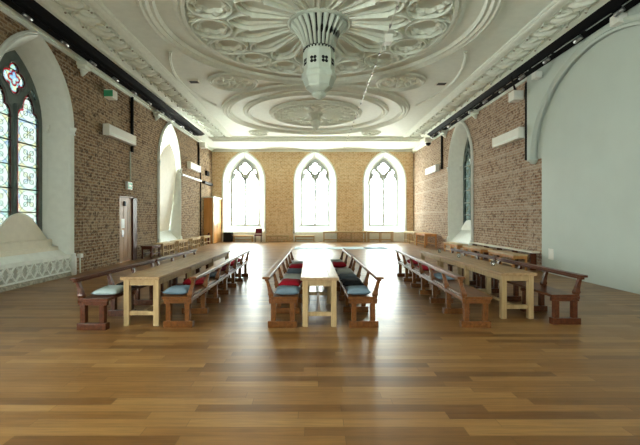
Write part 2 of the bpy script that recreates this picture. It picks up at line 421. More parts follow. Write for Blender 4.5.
HOLE = lambda uc, base=.48, hw=1.38, apex=6.21: arch(hw, base, SPR, apex, 12, uc)
LW = [(1, 10.02), (2, 19.45), (3, .75)]
BW = [(4, -4.78), (5, .22), (6, 5.1)]
FW_ADDED = [(8, -4.9), (9, -.2), (10, 4.6)]
FF = lambda u, v, w: Vector((-u, YF + w, v))         # front wall behind the viewer, u = -x
RWIN = 18.95
window(1, FL, 10.02, M['tracery_dark'], M['stained'], base=.6, stained=True)
window(2, FL, 19.45, M['tracery_grey'], M['clear'], base=.5)
window(3, FL, .75, M['tracery_dark'], M['clear'], base=.6)  # unseen window, placed by the bay spacing and added for foreground daylight
for n_, u_ in BW: window(n_, FB, u_, M['tracery_grey'], M['back_dim'])
for n_, u_ in FW_ADDED: window(n_, FF, u_, M['tracery_grey'], M['front_dim'])  # windows behind the viewer are added, unseen daylight sources for the foreground
window(7, FR, -RWIN, M['tracery_dark'], M['stained_dim'], base=.5)

# ------------------------------------------------------------------ room shell
mb = MB(); mb.box(WL - .7, WR + .7, YF - .7, YB + .7, -.12, 0); tag(mb.build('floor', M['floor']), kind='structure')
mb = MB(); mb.box(WL - .7, WR + .7, YF - .7, YB + .7, CE, CE + .2); tag(mb.build('ceiling', M['plaster']), kind='structure')
D0, D1, DH = 14.4, 15.85, 2.47
tag(plate('wall_left', [(YF - .7, 0), (D0, 0), (D0, DH), (D1, DH), (D1, 0), (YB + .7, 0), (YB + .7, CE + .1), (YF - .7, CE + .1)],
          [HOLE(u) for _, u in LW], -.7, 0, M['brick'], FL), kind='structure')
tag(plate('wall_back', [(WL - .05, 0), (WR + .05, 0), (WR + .05, CE + .1), (WL - .05, CE + .1)], [HOLE(u) for _, u in BW], -.7, 0, M['brick_back_lit'], FB), kind='structure')
YS = 12.2
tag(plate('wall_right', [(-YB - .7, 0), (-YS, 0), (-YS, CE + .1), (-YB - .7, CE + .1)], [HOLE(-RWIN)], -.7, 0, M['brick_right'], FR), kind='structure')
tag(plate('wall_right_white', [(-YS, 0), (-YF + .3, 0), (-YF + .3, CE + .1), (-YS, CE + .1)], [], -.7, 0, M['white'], FR), kind='structure')
tag(plate('wall_front', [(-WR - .05, 0), (-WL + .05, 0), (-WL + .05, CE + .1), (-WR - .05, CE + .1)], [HOLE(u) for _, u in FW_ADDED], -.7, 0, M['brick'], FF), kind='structure')
# white spandrel and big blind arch on the right wall
AC_, AHW, ARISE, ASP = 9.6, 2.85, 2.5, 3.5
ell = lambda e, n=40: [(-(AC_ + (AHW + e) * math.cos(PI * i / n)), ASP + (ARISE + e) * math.sin(PI * i / n)) for i in range(n + 1)]
tag(plate('wall_right_spandrel', [(-12.95, ASP), (-12.95, CE)] + [(-6.25, CE), (-6.25, ASP)] + ell(.0)[::-1], [], .0, .07, M['white'], FR), kind='structure')
tag(plate('wall_right_infill', ell(.0) + [(-6.75, 0.0), (-YS, 0.0), (-YS, ASP)], [], .0, .02, M['white'], FR), kind='structure')
mb = MB()
prof = [(.0, .0), (.0, .12), (.05, .15), (.09, .11), (.14, .17), (.2, .17), (.22, .09), (.27, .06)]
mb.loft([[FR(u, v, w) for u, v in ell(e)] for e, w in prof], False)
tr = tag(mb.build('trim_1', M['white']), kind='structure')
mb = MB()
for sg in (-1, 1):
    y = AC_ + sg * (AHW + .13)
    mb.lathe([(.05, -.14), (.1, -.1), (.13, -.05), (.16, -.02), (.17, .02), (.12, .03)], 12, (WR - .06, y, ASP))
mb.build('corbel', M['white'], tr)

# cornices
def strip(name, x0, x1, y0, y1, z0, z1, mat): 
    m_ = MB(); m_.box(x0, x1, y0, y1, z0, z1); return tag(m_.build(name, mat), kind='structure')
mb = MB()
for k, (d, h) in enumerate(((.05, .16), (.10, .10), (.16, .05))): mb.box(WL, WR, YB - d, YB, CE - h, CE)
tag(mb.build('trim_2', M['plaster']), kind='structure')
mb = MB(); mb.box(WL, WL + .05, YF, YB, CE - .15, CE); mb.box(WL, WL + .12, YF, YB, CE - .06, CE); tag(mb.build('trim_3', M['plaster']), kind='structure')
mb = MB(); mb.box(WR - .05, WR, YF, YB, CE - .26, CE); mb.box(WR - .1, WR, YF, YB, CE - .17, CE); tag(mb.build('trim_4', M['plaster']), kind='structure')

# foliage friezes along both sides of the ceiling, and the border moulding
RP = [(-.05, 0), (-.05, .03), (-.025, .05), (0, .03), (.025, .05), (.05, .03), (.05, 0)]
def frieze(num, xc, w):
    mb = MB()
    for x, s in ((xc - w / 2 - .06, 1), (xc + w / 2 + .06, 1), (xc + w / 2 + .2, 1.3), (xc - w / 2 - .2, 1), (xc + w / 2 + .13, .5), (xc + w / 2 + .3, .7), (xc - w / 2 - .13, .5), (xc - w / 2 - .27, .6)) if xc < 0 else ((xc - w / 2 - .06, 1), (xc + w / 2 + .06, 1), (xc - w / 2 - .2, 1.3), (xc + w / 2 + .18, .8), (xc - w / 2 - .13, .5), (xc - w / 2 - .3, .7), (xc + w / 2 + .12, .5)):
        mb.bar([(x, YF, CE), (x, 23.2, CE)], [(a * s, b * s * 1.3) for a, b in RP])
    hy = []; y = -3.0; k = 0; sx = 1 if xc < 0 else -1
    while y < 23.0:
        mb.ball((xc, y, CE), .33, .13, .15, 10, 5, sx * .6)
        mb.ball((xc - sx * .1, y + .2, CE), .24, .07, .12, 8, 4, sx * .9)
        mb.ball((xc + sx * .1, y - .2, CE), .24, .07, .12, 8, 4, sx * .9)
        ring = [(xc + .31 * math.cos(2 * PI * i / 14), y + .3 * math.sin(2 * PI * i / 14), CE) for i in range(14)]
        mb.bar(ring, [(-.025, 0), (-.02, .06), (.02, .06), (.025, 0)], True)
        for s in (-1, 1): mb.ball((xc + s * .3, y + .345, CE), .06, .06, .10, 8, 4)
        hy.append(y + .345); y += .69
    o = tag(mb.build('trim_%d' % num, M['ornament']), kind='structure')
    mb = MB()
    for yy in hy:
        for s in (-1, 1):
            mb.ball((xc + s * .3, yy, CE - .095), .028, .028, .025, 8, 4); mb.ball((xc + s * .2, yy + s * .12, CE), .07, .035, .03, 8, 4, .8)
    mb.build('pierced_holes', M['rough_stone'], o)
    return o
frieze(5, -5.35, .66); frieze(6, 5.98, .64)
mb = MB()
for y, s in ((23.4, 1.3), (23.75, 1), (24.3, 1.6)): mb.bar([(-6.1, y, CE), (6.6, y, CE)], [(a * s, b * s * 1.3) for a, b in RP])
y = 0
tag(mb.build('trim_7', M['ornament']), kind='structure')

# ------------------------------------------------------------------ ceiling roses
def circ(r, n=72, c=(0, 0), z=0): return [(c[0] + r * math.cos(2 * PI * i / n), c[1] + r * math.sin(2 * PI * i / n), z) for i in range(n)]
def pol(r, a, z=0): return (r * math.cos(a), r * math.sin(a), z)
def arc_between(p, q, bulge, n=8):
    p, q = Vector(p), Vector(q); d = q - p; e = Vector((-d.y, d.x, 0)) * bulge
    return [p + d * (i / n) + e * (4 * (i / n) * (1 - i / n)) for i in range(n + 1)]
PH = [.75]
def P(w, h):
    w *= 1.35; h *= PH[0]
    return [(-w, 0), (-w * .5, h * .3), (-w * .3, h * .8), (-w * .3, h), (w * .3, h), (w * .3, h * .8), (w * .5, h * .3), (w, 0)]
def rose(cx, cy, label, s, nsec, rings, hub, drop):
    root = empty('ceiling_rose', (cx, cy, CE), 0, label, 'ceiling rose')
    # encircling mouldings
    for nm, prof_r in rings:
        mb = MB()
        n = 96
        mb.loft([circ(r, n, (0, 0), -h) for r, h in prof_r], True)
        mb.build(nm, M['ornament'], root)
    # rim of the pierced field
    mb = MB(); mb.loft([circ(r * s, 96, (0, 0), -h) for r, h in ((3.42, 0), (3.4, .07), (3.33, .1), (3.28, .06), (3.24, .13), (3.17, .13), (3.13, 0))], True)
    mb.build('rim', M['ornament'], root)
    mb = MB(); tr_ = MB(); cus = tr_
    st = 2 * PI / nsec
    for k in range(nsec):
        a = k * st
        # main rib out to the fork, then two arcs to the lancet heads
        r0, rf = hub, 1.72 * s
        mb.bar([pol(r0, a), pol(r0 + (rf - r0) * .5, a), pol(rf, a)], P(.052 * s, .24 * s), hs=[.12, .55, 1])
        hw_ = rf * st / 2
        for sg in (-1, 1):
            mb.bar(arc_between(pol(rf, a), pol(2.22 * s, a + sg * st / 2), -sg * .16), P(.042 * s, .2 * s))
        # inner thin order of the lancet: a sunk roll each side of the rib
        for sg in (-1, 1):
            b0 = .11 * s / max(r0, .01); b1 = .125 * s / rf
            mb.bar([pol(r0 * 1.02, a + sg * min(b0, st * .42)), pol(rf, a + sg * b1)], P(.022 * s, .12 * s), hs=[.15, 1])
            mb.bar(arc_between(pol(rf, a + sg * b1), pol(2.07 * s, a + sg * st / 2), -sg * .16), P(.022 * s, .12 * s))
        # multifoil circle between heads
        cc = pol(2.64 * s, a); rr = min(.485 * s, 2.64 * s * math.sin(st / 2) * .97)
        tr_.bar(circ(rr, 26, cc), P(.036 * s, .2 * s), True)
        lob = []
        for i in range(42):
            p = 2 * PI * i / 42 + a
            lob.append((cc[0] + rr * (.60 + .13 * abs(math.sin(3 * (p - a)))) * math.cos(p), cc[1] + rr * (.60 + .13 * abs(math.sin(3 * (p - a)))) * math.sin(p), 0))
        tr_.bar(lob, P(.035 * s, .12 * s), True)
        for i in range(6):
            p = a + i * PI / 3 + PI / 6; cus.tube([pol(0, 0), pol(0, 0)], .01) if False else None
            q0 = (cc[0] + rr * .72 * math.cos(a + i * PI / 3), cc[1] + rr * .72 * math.sin(a + i * PI / 3), 0)
            cus.ball((cc[0] + rr * .80 * math.cos(a + i * PI / 3), cc[1] + rr * .80 * math.sin(a + i * PI / 3), 0), .13 * s * rr / (.485 * s), .1 * s * rr / (.485 * s), .13 * s, 8, 4, a + i * PI / 3 + PI / 2)
        # spandrels outside and inside of the circles
        am = a + st / 2
        tr_.bar(circ(.095 * s, 12, pol(3.03 * s, am)), P(.03 * s, .13 * s), True)
        tr_.bar([pol(2.22 * s, am), pol(2.42 * s, am)], P(.04 * s, .17 * s))
        for sg in (-1, 1): tr_.bar([pol(2.82 * s, am), pol(3.15 * s, am + sg * st * .28)], P(.03 * s, .15 * s))
    mb.build('rib', M['ornament'], root); tr_.build('tracery', M['ornament'], root)
    mb = MB(); mb.loft([circ(hub * q, 48, (0, 0), -h) for q, h in ((1.12, 0), (1.1, .04), (1.05, .055), (1.0, .03), (.95, .05), (.9, .0))], True)
    mb.build('hub_ring', M['pendant'] if drop > 1 else M['ornament'], root)
    return root
R1 = [('outer_moulding', [(4.2, 0), (4.18, .08), (4.1, .12), (4.06, .07), (3.98, .12), (3.92, .06), (3.84, .10), (3.8, 0)])]
big = rose(ACX, 9.8, 'large pierced ceiling rose nearest the viewer, with a long pale green pendant at its centre', 1.0, 16, R1, .70, 1.8)
R2 = R1 + [('middle_moulding', [(3.3, 0), (3.28, .05), (3.2, .09), (3.12, .05), (3.06, .1), (3.0, 0)])]
PH[0] = .5
small = rose(ACX, 18.2, 'smaller ceiling rose of slender radial petals further from the viewer, with a short pendant', .62, 20, R2, .33, .8)
# big pendant
pen = MB(); 
pen.lathe([(.34, -.62), (.365, -.645), (.365, -.70), (.39, -.73), (.39, -1.2), (.41, -1.23), (.43, -1.27), (.43, -1.36), (.40, -1.4), (.335, -1.55), (.34, -1.58), (.30, -1.62), (.17, -1.70)], 8, smooth=False, rot=PI / 2 * 3)
p_ = pen.build('pendant', M['pendant'], big)
ns = 24; fl = MB()
for k in range(ns):
    a = 2 * PI * k / ns
    pr = [(.66, -.03), (.60, -.10), (.51, -.22), (.42, -.40), (.36, -.62)]
    fl.tube([pol(r, a, z) for r, z in pr], [.07, .06, .05, .041, .035], 7)
fl.build('flute', M['pendant'], p_)
core = MB(); core.lathe([(.6, -.015), (.54, -.08), (.45, -.2), (.36, -.38), (.31, -.6)], 24); core.build('dark_core', M['void'], p_)
for k in range(28):
    bd = MB()
    a = 2 * PI * k / 28; bd.ball(pol(.375, a, -.67), .02, .02, .025, 6, 4)
    bd.build('pierced_slot', M['void'], p_)
for k in range(8):
    q = MB()
    a = PI / 8 + PI / 2 * 3 + k * PI / 4; rr = .39 * math.cos(PI / 8)
    t_ = Vector((-math.sin(a), math.cos(a), 0)); o_ = Vector((math.cos(a), math.sin(a), 0))
    for dx, dz in ((1, 1), (1, -1), (-1, 1), (-1, -1)):
        pts = []
        for i in range(10):
            b = 2 * PI * i / 10; lx, lz = .042 * math.cos(b), .042 * math.sin(b)
            pts.append((lx, lz))
        c0 = o_ * (rr + .003) + t_ * (dx * .042) + Vector((0, 0, -.99 + dz * .042))
        q.add([c0 + t_ * lx + Vector((0, 0, lz)) for lx, lz in pts] + [c0 - o_ * .02 + t_ * lx + Vector((0, 0, lz)) for lx, lz in pts],
              [tuple(range(10))] + [(i, (i + 1) % 10, 10 + (i + 1) % 10, 10 + i) for i in range(10)])
    q.build('quatrefoil_opening', M['void'], p_)
fi = MB(); fi.lathe([(.10, -1.67), (.15, -1.72), (.17, -1.75), (.16, -1.79), (.10, -1.82), (.07, -1.85), (.03, -1.87)], 12)
for k in range(10): fi.ball(pol(.15, 2 * PI * k / 10, -1.75), .025, .025, .05, 6, 4)
fi.build('finial', M['pendant'], p_)
pen = MB(); pen.lathe([(.32, -.02), (.22, -.1), (.16, -.22), (.14, -.32), (.19, -.34), (.19, -.5), (.21, -.53), (.16, -.6), (.09, -.7), (.08, -.76), (.02, -.84)], 12)
p2 = pen.build('pendant', M['ornament'], small)
fl = MB()
for k in range(16): fl.tube([pol(r, 2 * PI * k / 16, z) for r, z in ((.34, -.02), (.25, -.09), (.185, -.2), (.16, -.32))], .025, 6)
fl.build('flute', M['ornament'], p2)
# roundels in the spandrels between the circles
for x, y, r, lab in ((-2.78, 13.95, .78, 'left'), (3.12, 13.95, .78, 'right'), (-3.0, 22.2, .5, 'left'), (3.3, 22.2, .5, 'right')):
    near = r > .6
    o = empty('ceiling_roundel', (x, y, CE), 0, ('leafy plaster roundel on the %s side of the ceiling, between the two roses' if near else 'small leafy plaster roundel on the %s side of the ceiling, near the windows') % lab, 'ceiling ornament', 'plaster roundels')
    m_ = MB(); m_.loft([circ(r * q, 40, (0, 0), -h) for q, h in ((1.12, 0), (1.1, .06), (1.02, .09), (.97, .04), (.92, .07), (.86, 0))], True); m_.build('ring', M['ornament'], o)
    m_ = MB()
    for k in range(8):
        a = k * PI / 4; c = pol(r * .56, a); m_.ball(c, r * .2, r * .11, .08, 8, 4, a + .6); c = pol(r * .3, a + .3); m_.ball(c, r * .13, r * .06, .07, 8, 4, a)
    m_.build('leaves', M['ornament'], o)
    m_ = MB(); m_.ball((0, 0, 0), r * .15, r * .15, .12, 10, 5); m_.build('boss', M['ornament'], o)
# straight mouldings running beside the circles
mb = MB()
for x0, y0, x1, y1 in ((-4.2, 13.0, -2.2, 15.6),): pass
for sg in (-1, 1):
    mb.bar(arc_between((ACX + sg * 4.25, 11.4, CE), (ACX + sg * 4.25, 16.8, CE), sg * -.1, 14), [(a * .8, b) for a, b in RP])
tag(mb.build('trim_8', M['ornament']), kind='structure')
# vents
for x, y, w_ in ((-4.15, 13.9, 'left'), (4.6, 14.1, 'right')):
    o = empty('ceiling_vent', (x, y, CE), 0, 'small grey ventilation grille in the %s side of the ceiling, beside a roundel' % w_, 'vent', 'ceiling vents')
    m_ = MB(); m_.box(-.2, .2, -.16, .16, -.03, 0); m_.build('frame', M['white_plastic'], o)
    m_ = MB(); m_.box(-.14, .16, -.12, .12, -.034, -.03); m_.build('grille', M['dark'], o)

# ------------------------------------------------------------------ track lighting
def trough(sx, name):
    lab = 'long black lighting trough fixed along the %s side of the ceiling' % name
    o = empty('lighting_trough', (0, 0, 0), 0, lab, 'lighting trough', 'lighting troughs')
    m_ = MB(); y0, y1 = YF + .3, 22.6
    if sx < 0:
        a, b = (-6.12, CE), (-6.83, CE); pts = [(-6.12, CE + .0), (-6.12, CE - .03), (-6.3, CE - .10), (-6.72, CE - .10), (-6.83, CE - .03), (-6.83, CE)]
    else:
        pts = [(6.55, CE), (6.55, CE - .03), (6.72, CE - .12), (7.0, CE - .2), (7.02, CE - .1), (7.0, CE)]
    m_.loft([[(x, y0, z) for x, z in pts], [(x, y1, z) for x, z in pts]], True, True); m_.build('housing', M['black'], o)
    m_ = MB(); xr = -6.5 if sx < 0 else 6.78; zr = CE - .10 if sx < 0 else CE - .14
    m_.box(xr - .03, xr + .03, y0, y1, zr - .03, zr + .01); m_.build('track_rail', M['black'], o)
    if sx > 0:
        m_ = MB(); y = 1.0
        while y < y1 - .6:
            ln = R.uniform(.5, 1.1); m_.box(xr - .03, xr + .01, y, y + ln, zr - .035, zr - .012); y += ln + R.uniform(.12, .3)
        m_.build('glint_dash', M['steel'], o)  # broken steel dashes stand in for glints along the track rail
    return xr, zr - .045
for sx, nm in ((-1, 'left'), (1, 'right')):
    xr, zr = trough(sx, nm)
    proto = None; y = 6.3 if sx < 0 else 6.0
    while y < 22.3:
        if proto is None:
            proto = o = empty('track_spotlight', (xr, y, zr), 0, 'small black spotlight in the dark trough along the %s side of the ceiling' % nm, 'spotlight', 'spotlights in the %s trough' % nm)
            m_ = MB(); m_.lathe([(.02, 0), (.02, -.06), (.03, -.07)], 8); m_.build('stem', M['dark'], o)
            m_ = MB(); m_.tube([(0, -.09, -.06), (-sx * .05, .1, -.11)], .05, 10); hd = m_.build('lamp_head', M['lamp_metal'], o)
            m_ = MB(); m_.tube([(-sx * .05, .1, -.11), (-sx * .0525, .11, -.1125)], .04, 10); m_.build('lens', M['steel'], hd)
        else:
            o = copy_tree(proto)
        o.location = (xr, y, zr); y += 1.35
# thin rail with lamps that runs down the ceiling
o = empty('ceiling_track', (1.86, 0, CE), 0, 'thin white lighting track running lengthwise across both ceiling roses', 'lighting track')
m_ = MB(); m_.tube([(-.1, 5.5, -.32), (.0, 12, -.32), (.26, 26.4, -.16)], .014, 6); m_.build('rail', M['white_plastic'], o)
for y in (6.2, 9.9, 13.8, 18.5, 22.5, 26.3):
    m_ = MB(); m_.tube([((y - 12) * .016, y, -.3 if y < 20 else -.2), ((y - 12) * .016, y, 0)], .008, 5)
    m_.build('hanger', M['white_plastic'], o)
m_ = MB()
for i in range(26):
    y = 6 + i * .8; x = (y - 12) * (.0154 if y < 12 else .018); z = -.32 if y < 12 else -.32 + (y - 12) / 14.4 * .16
    m_.box(x - .02, x + .02, y - .06, y + .06, z - .035, z + .016)
m_.build('clip', M['lamp_metal'], o)
b_ = tag(MB().box(1.76, 1.94, 9.55, 9.78, CE - .55, CE - .345, .015).build('junction_box', M['white_plastic']), 'small white box hanging on the thin ceiling track beside the large rose', 'fitting')

# ------------------------------------------------------------------ things on the walls
def wallthing(name, fr, u0, u1, z, lab, cat, grp=None):
    return empty(name, fr((u0 + u1) / 2, z, 0), 0, lab, cat, grp)
def heater(fr, u0, u1, z0, lab):
    h = .36; c = fr((u0 + u1) / 2, z0, 0); o = empty('wall_heater', c, 0, lab, 'heater', 'wall heaters')
    q = lambda u, v, w: fr(u, v, w) - c
    def bx(nm, ua, ub, va, vb, wa, wb, mat, par=o, b=.02):
        a, d = q(ua, va, wa), q(ub, vb, wb); return MB().box(a.x, d.x, a.y, d.y, a.z, d.z, b).build(nm, mat, par)
    z = z0
    bx('casing', u0, u1, z, z + h, .06, .27, M['white_plastic'])
    bx('air_outlet', u0 + .1, u1 - .1, z + .05, z + .1, .255, .275, M['plaster'], b=.004)
    bx('end_cap', u0 - .015, u0 + .05, z - .01, z + h + .01, .05, .28, M['white_plastic'])
    bx('end_cap', u1 - .05, u1 + .015, z - .01, z + h + .01, .05, .28, M['white_plastic'])
    bx('wall_bracket', (u0 + u1) / 2 - .5, (u0 + u1) / 2 + .5, z + .08, z + .28, 0, .07, M['dark'])
heater(FL, 13.15, 15.15, 4.42, 'white wall heater on the left, between the stained glass window and the boarded one')
heater(FL, 22.0, 24.0, 4.42, 'white wall heater on the left, above the white shelf beyond the boarded window')
heater(FR, -15.0, -13.1, 4.3, 'long white wall heater high on the right wall beside the big white arch')
heater(FR, -23.9, -21.9, 4.25, 'long white wall heater high on the right wall beyond the pointed window')
m_ = MB(); a, b = FL(21.0, 3.9, 0), FL(24.6, 4.0, .16); m_.box(a.x, b.x, a.y, b.y, a.z, b.z, .01)
tag(m_.build('wall_shelf', M['white_plastic']), 'long narrow white shelf below a heater on the left wall', 'shelf')
m_ = MB(); a, b = FL(25.2, 3.85, 0), FL(27.2, 4.0, .2); m_.box(a.x, b.x, a.y, b.y, a.z, b.z, .01)
tag(m_.build('dark_shelf', M['dark']), 'short dark shelf on the left wall above the orange wooden lobby', 'shelf')
m_ = MB(); a, b = FL(25.9, 4.45, 0), FL(26.5, 4.75, .15); m_.box(a.x, b.x, a.y, b.y, a.z, b.z, .01)
tag(m_.build('mounted_speaker', M['black']), 'small black speaker box high in the corner above the dark shelf', 'speaker')
def pipe(fr, u, z0, z1, r, mat, lab, w=.05):
    m_ = MB(); m_.tube([fr(u, z0, w), fr(u, z1, w)], r, 8)
    tag(m_.build('conduit', mat), lab, 'pipe', 'wall conduits')
pipe(FL, 15.3, 4.2, 6.32, .06, M['dark'], 'dark conduit down to the heater on the left wall nearest the wooden door')
pipe(FL, 15.2, 3.06, 4.2, .025, M['plaster'], 'thin pale pipe below the left wall heater, above the brown door', .03)
pipe(FL, 24.3, 4.8, 6.3, .06, M['dark'], 'dark conduit above the far left wall heater')
pipe(FL, 24.75, 0, 4.8, .035, M['dark'], 'dark thin pipe down the left wall beside the orange wooden lobby', .04)
pipe(FR, -13.02, 3.55, 6.1, .05, M['dark'], 'dark conduit down the edge of the brick beside the big white arch')
pipe(FR, -21.5, 4.3, 6.1, .06, M['dark'], 'dark conduit above the far right wall heater')
def flood(fr, u, z, lab, s=.3, green=False, w=.35, arm=False):
    c = fr(u, z, w); nrm = fr(0, 0, 1) - fr(0, 0, 0)
    o = empty('floodlight', c, 0, lab, 'light fitting', 'wall light fittings')
    m_ = MB(); m_.box(-s * .45, s * .45, -s * .5, s * .5, -s * .42, s * .42, .02); m_.build('housing', M['white_plastic'], o)
    m_ = MB(); m_.tube([(0, 0, 0), tuple(-nrm * w)], .03, 8); m_.build('bracket', M['dark'], o)
    if green: m_ = MB(); m_.box(-s * .46, s * .46, -s * .56, -s * .5, -s * .3, s * .3, .004); m_.build('green_panel', M['green'], o)
    m_ = MB(); m_.box(-s * .35, s * .35, -s * .52, -s * .50, -s * .3, s * .3, .003); m_.build('diffuser', M['white_glass'] if False else M['stone'], o)
    if arm:
        m_ = MB(); m_.tube([(0, 0, s * .3), (-.35, -.35, .55)], .035, 8); m_.build('arm', M['dark'], o)
flood(FL, 13.5, 5.85, 'white emergency light with a green side, on the left wall above the near heater', .34, True, .14)
flood(FL, 24.2, 6.1, 'white light fitting on the left wall at the far end of the black trough', .4, False, .35)
flood(FR, -13.35, 5.75, 'white box light on a black arm, on the right wall above the near heater', .38, False, .22, True)
flood(FR, -12.1, 6.0, 'small white box light on the white wall above the big arch', .24, False, .23)
flood(FR, -8.95, 6.13, 'white box light at the top of the big white arch', .26, False, .17)
# plaster corbels below the trough
TRN = 8
for fr, u, z, lab in ((FL, 17.6, 6.2, 'pale plaster corbel under the trough beside the boarded left window'), (FL, 11.95, 6.15, 'pale plaster corbel under the trough beside the stained glass window'),
                      (FR, -17.0, 6.12, 'pale plaster corbel under the trough on the near side of the right window'), (FR, -20.9, 6.1, 'pale plaster corbel under the trough on the far side of the right window')):
    c = fr(u, z, 0); m_ = MB(); n_ = fr(0, 0, 1) - fr(0, 0, 0)
    m_.box(min(0, n_.x * .32), max(0, n_.x * .32), -.2, .2, .06, .15, .01); m_.box(min(0, n_.x * .24), max(0, n_.x * .24), -.15, .15, -.03, .06, .01)
    m_.tube([(n_.x * .12, 0, -.03), (n_.x * .06, 0, -.22)], [.13, .03], 10)
    TRN += 1; ob = tag(m_.build('trim_%d' % TRN, M['plaster']), kind='structure'); ob.location = c
# dome camera
o = empty('mounted_camera', FR(-23.0, 6.0, .35), 0, 'white dome camera with a dark lens at the far end of the right trough', 'security camera')
m_ = MB(); m_.lathe([(.2, .3), (.2, .05), (.17, 0)], 14); m_.tube([(0, 0, .2), (.35, 0, .2)], .05, 8); m_.build('housing', M['white_plastic'], o)
m_ = MB(); m_.ball((0, 0, 0), .16, .16, .16, 12, 6); m_.build('dome', M['dark'], o)
# sockets
m_ = MB(); a, b = FR(-11.85, .42, 0), FR(-11.6, .74, .03); m_.box(a.x, b.x, a.y, b.y, a.z, b.z, .006)
tag(m_.build('wall_socket', M['white_plastic']), 'white socket plate low on the white right wall beside the brick', 'socket')
o = empty('socket_post', (WL + .06, 11.85, 0), 0, 'small white socket on a thin pipe low beside the stained glass window', 'socket')
m_ = MB(); m_.tube([(0, 0, 0), (0, 0, .48)], .02, 8); m_.build('pipe', M['plaster'], o)
m_ = MB(); m_.box(-.05, .06, -.07, .07, .46, .58, .01); m_.build('socket_box', M['white_plastic'], o)
# exit sign
o = empty('exit_sign', FL(15.05, 2.72, .04), 0, 'small green and white lit exit sign above the brown door', 'sign')
m_ = MB(); m_.box(-.04, .05, -.2, .2, 0, .3, .01); m_.build('housing', M['white_plastic'], o)
m_ = MB(); m_.box(.05, .056, -.17, .17, .04, .26); m_.build('green_face', M['green'], o)
m_ = MB(); m_.box(.056, .06, -.02, .12, .13, .17); m_.add([(.06, -.02, .09), (.06, -.02, .21), (.06, -.13, .15)], [(0, 1, 2)]); m_.build('arrow', M['white_plastic'], o, fix=False)

# ------------------------------------------------------------------ left window fittings
w1 = bpy.data.objects['window_1']
F1 = lambda u, v, w: FL(u + 10.02, v, w)
m_ = MB(); a, b = F1(-1.38, .11, -.3), F1(1.38, .56, .05); m_.box(a.x, b.x, a.y, b.y, a.z, b.z); m_.build('plinth_panel', plain('plinth_grey', (.50, .52, .47), .7, var=.1), w1)
m_ = MB()
n_ = 9; uw = 2.72 / n_
for i in range(n_):
    u = -1.36 + (i + .5) * uw
    for sg in (-1, 1):
        m_.bar([F1(u - sg * uw / 2, .15, .05), F1(u + sg * uw / 2, .54, .05)], [(-.02, 0), (-.015, .03), (.015, .03), (.02, 0)], up=(1, 0, 0))
    m_.bar([F1(u, .345 - .1, .05), F1(u + .08, .345, .05), F1(u, .445, .05), F1(u - .08, .345, .05)], [(-.012, 0), (-.012, .025), (.012, .025), (.012, 0)], True, up=(1, 0, 0))
for v in (.13, .55): m_.bar([F1(-1.38, v, .05), F1(1.38, v, .05)], [(-.02, 0), (-.02, .02), (.02, .02), (.02, 0)], up=(1, 0, 0))
m_.build('lattice', M['stone'], w1)
m_ = MB(); n_ = 40; rg = []
for i in range(n_ + 1):
    u = -1.55 + 3.1 * i / n_; j = R.uniform(-.012, .03)
    rg.append([F1(u, 0, -.2), F1(u, 0, .09 + j), F1(u, .06 + j, .08 + j), F1(u, .115, .055), F1(u, .115, -.2)])
m_.loft(rg, True, True); m_.build('stone_base', M['rough_stone'], w1)
# stepped ledge and the gable shaped board standing on it
m_ = MB()
a, b = F1(-1.05, .85, -.47), F1(1.05, 1.06, -.26); m_.box(a.x, b.x, a.y, b.y, a.z, b.z, .015)
a, b = F1(-1.2, .7, -.4), F1(1.2, .86, -.18); m_.box(a.x, b.x, a.y, b.y, a.z, b.z, .015)
tag(m_.build('sill_step', M['cream_board']), 'stepped cream ledge on the sill of the stained glass window', 'ledge')
def ogee(hw, z0, h, sh=.1):
    pr = [(1, 0), (1, sh), (.8, .30), (.6, .55), (.42, .78), (.28, .9), (.15, .96), (0, 1)]
    return [(u * hw, z0 + v * h) for u, v in pr] + [(-u * hw, z0 + v * h) for u, v in pr[::-1][1:]]
tag(plate('gable_board', ogee(1.0, 1.06, .72, .02), [], -.44, -.36, M['cream_board'], F1, None, .012), 'low cream gable shaped board standing on the ledge of the stained glass window', 'board')
F2 = lambda u, v, w: FL(u + 19.45, v, w)
bo = [(1.0, 1.02), (1.28, 3.9), (1.2, 4.25), (1.0, 4.6), (.75, 4.9), (.5, 5.08), (.25, 5.18), (.1, 5.28), (0, 5.32)]
tag(plate('window_board', bo + [(-u, v) for u, v in bo[::-1][1:]], [], -.04, .04, M['cream_board'], lambda u, v, w: F2(u, v, w - .42 + .40 * (v - 1.0) / 4.3), None, .012), 'tall cream board with a pointed top closing the second left window', 'board')
F7 = lambda u, v, w: FR(u - RWIN, v, w)
tag(plate('sill_gable', ogee(.95, 1.06, .5, .05), [], -.44, -.36, M['stone'], F7, None, .012), 'small white gable shaped board at the foot of the right window', 'board')

# ------------------------------------------------------------------ door in the left wall
d = empty('door_1', kind='structure')
def dbox(nm, u0, u1, v0, v1, w0, w1, mat, par=d, b=.004):
    a, c = FL(u0, v0, w0), FL(u1, v1, w1); return MB().box(a.x, c.x, a.y, c.y, a.z, c.z, b).build(nm, mat, par)
dbox('leaf', D0 + .04, 15.5, .01, DH - .05, -.12, -.06, M['door'])
for i in range(3): dbox('leaf_panel', D0 + .1 + i * .33, D0 + .38 + i * .33, .15, DH - .25, -.062, -.054, M['door'])
dbox('frame', D0, D0 + .04, 0, DH, -.3, .0, M['door']); dbox('frame', 15.5, D1, 0, DH, -.3, .0, M['door_frame']); dbox('frame', D0, D1, DH - .05, DH, -.3, .0, M['door'])
dbox('push_plate', D0 + .28, D0 + .42, .95, 1.2, -.058, -.045, M['lamp_metal']); dbox('notice', D0 + .25, D0 + .5, 1.27, 1.62, -.058, -.05, M['white_plastic'])
dbox('closer', D0 + .42, D0 + .56, 2.1, 2.28, -.058, -.01, M['dark'])
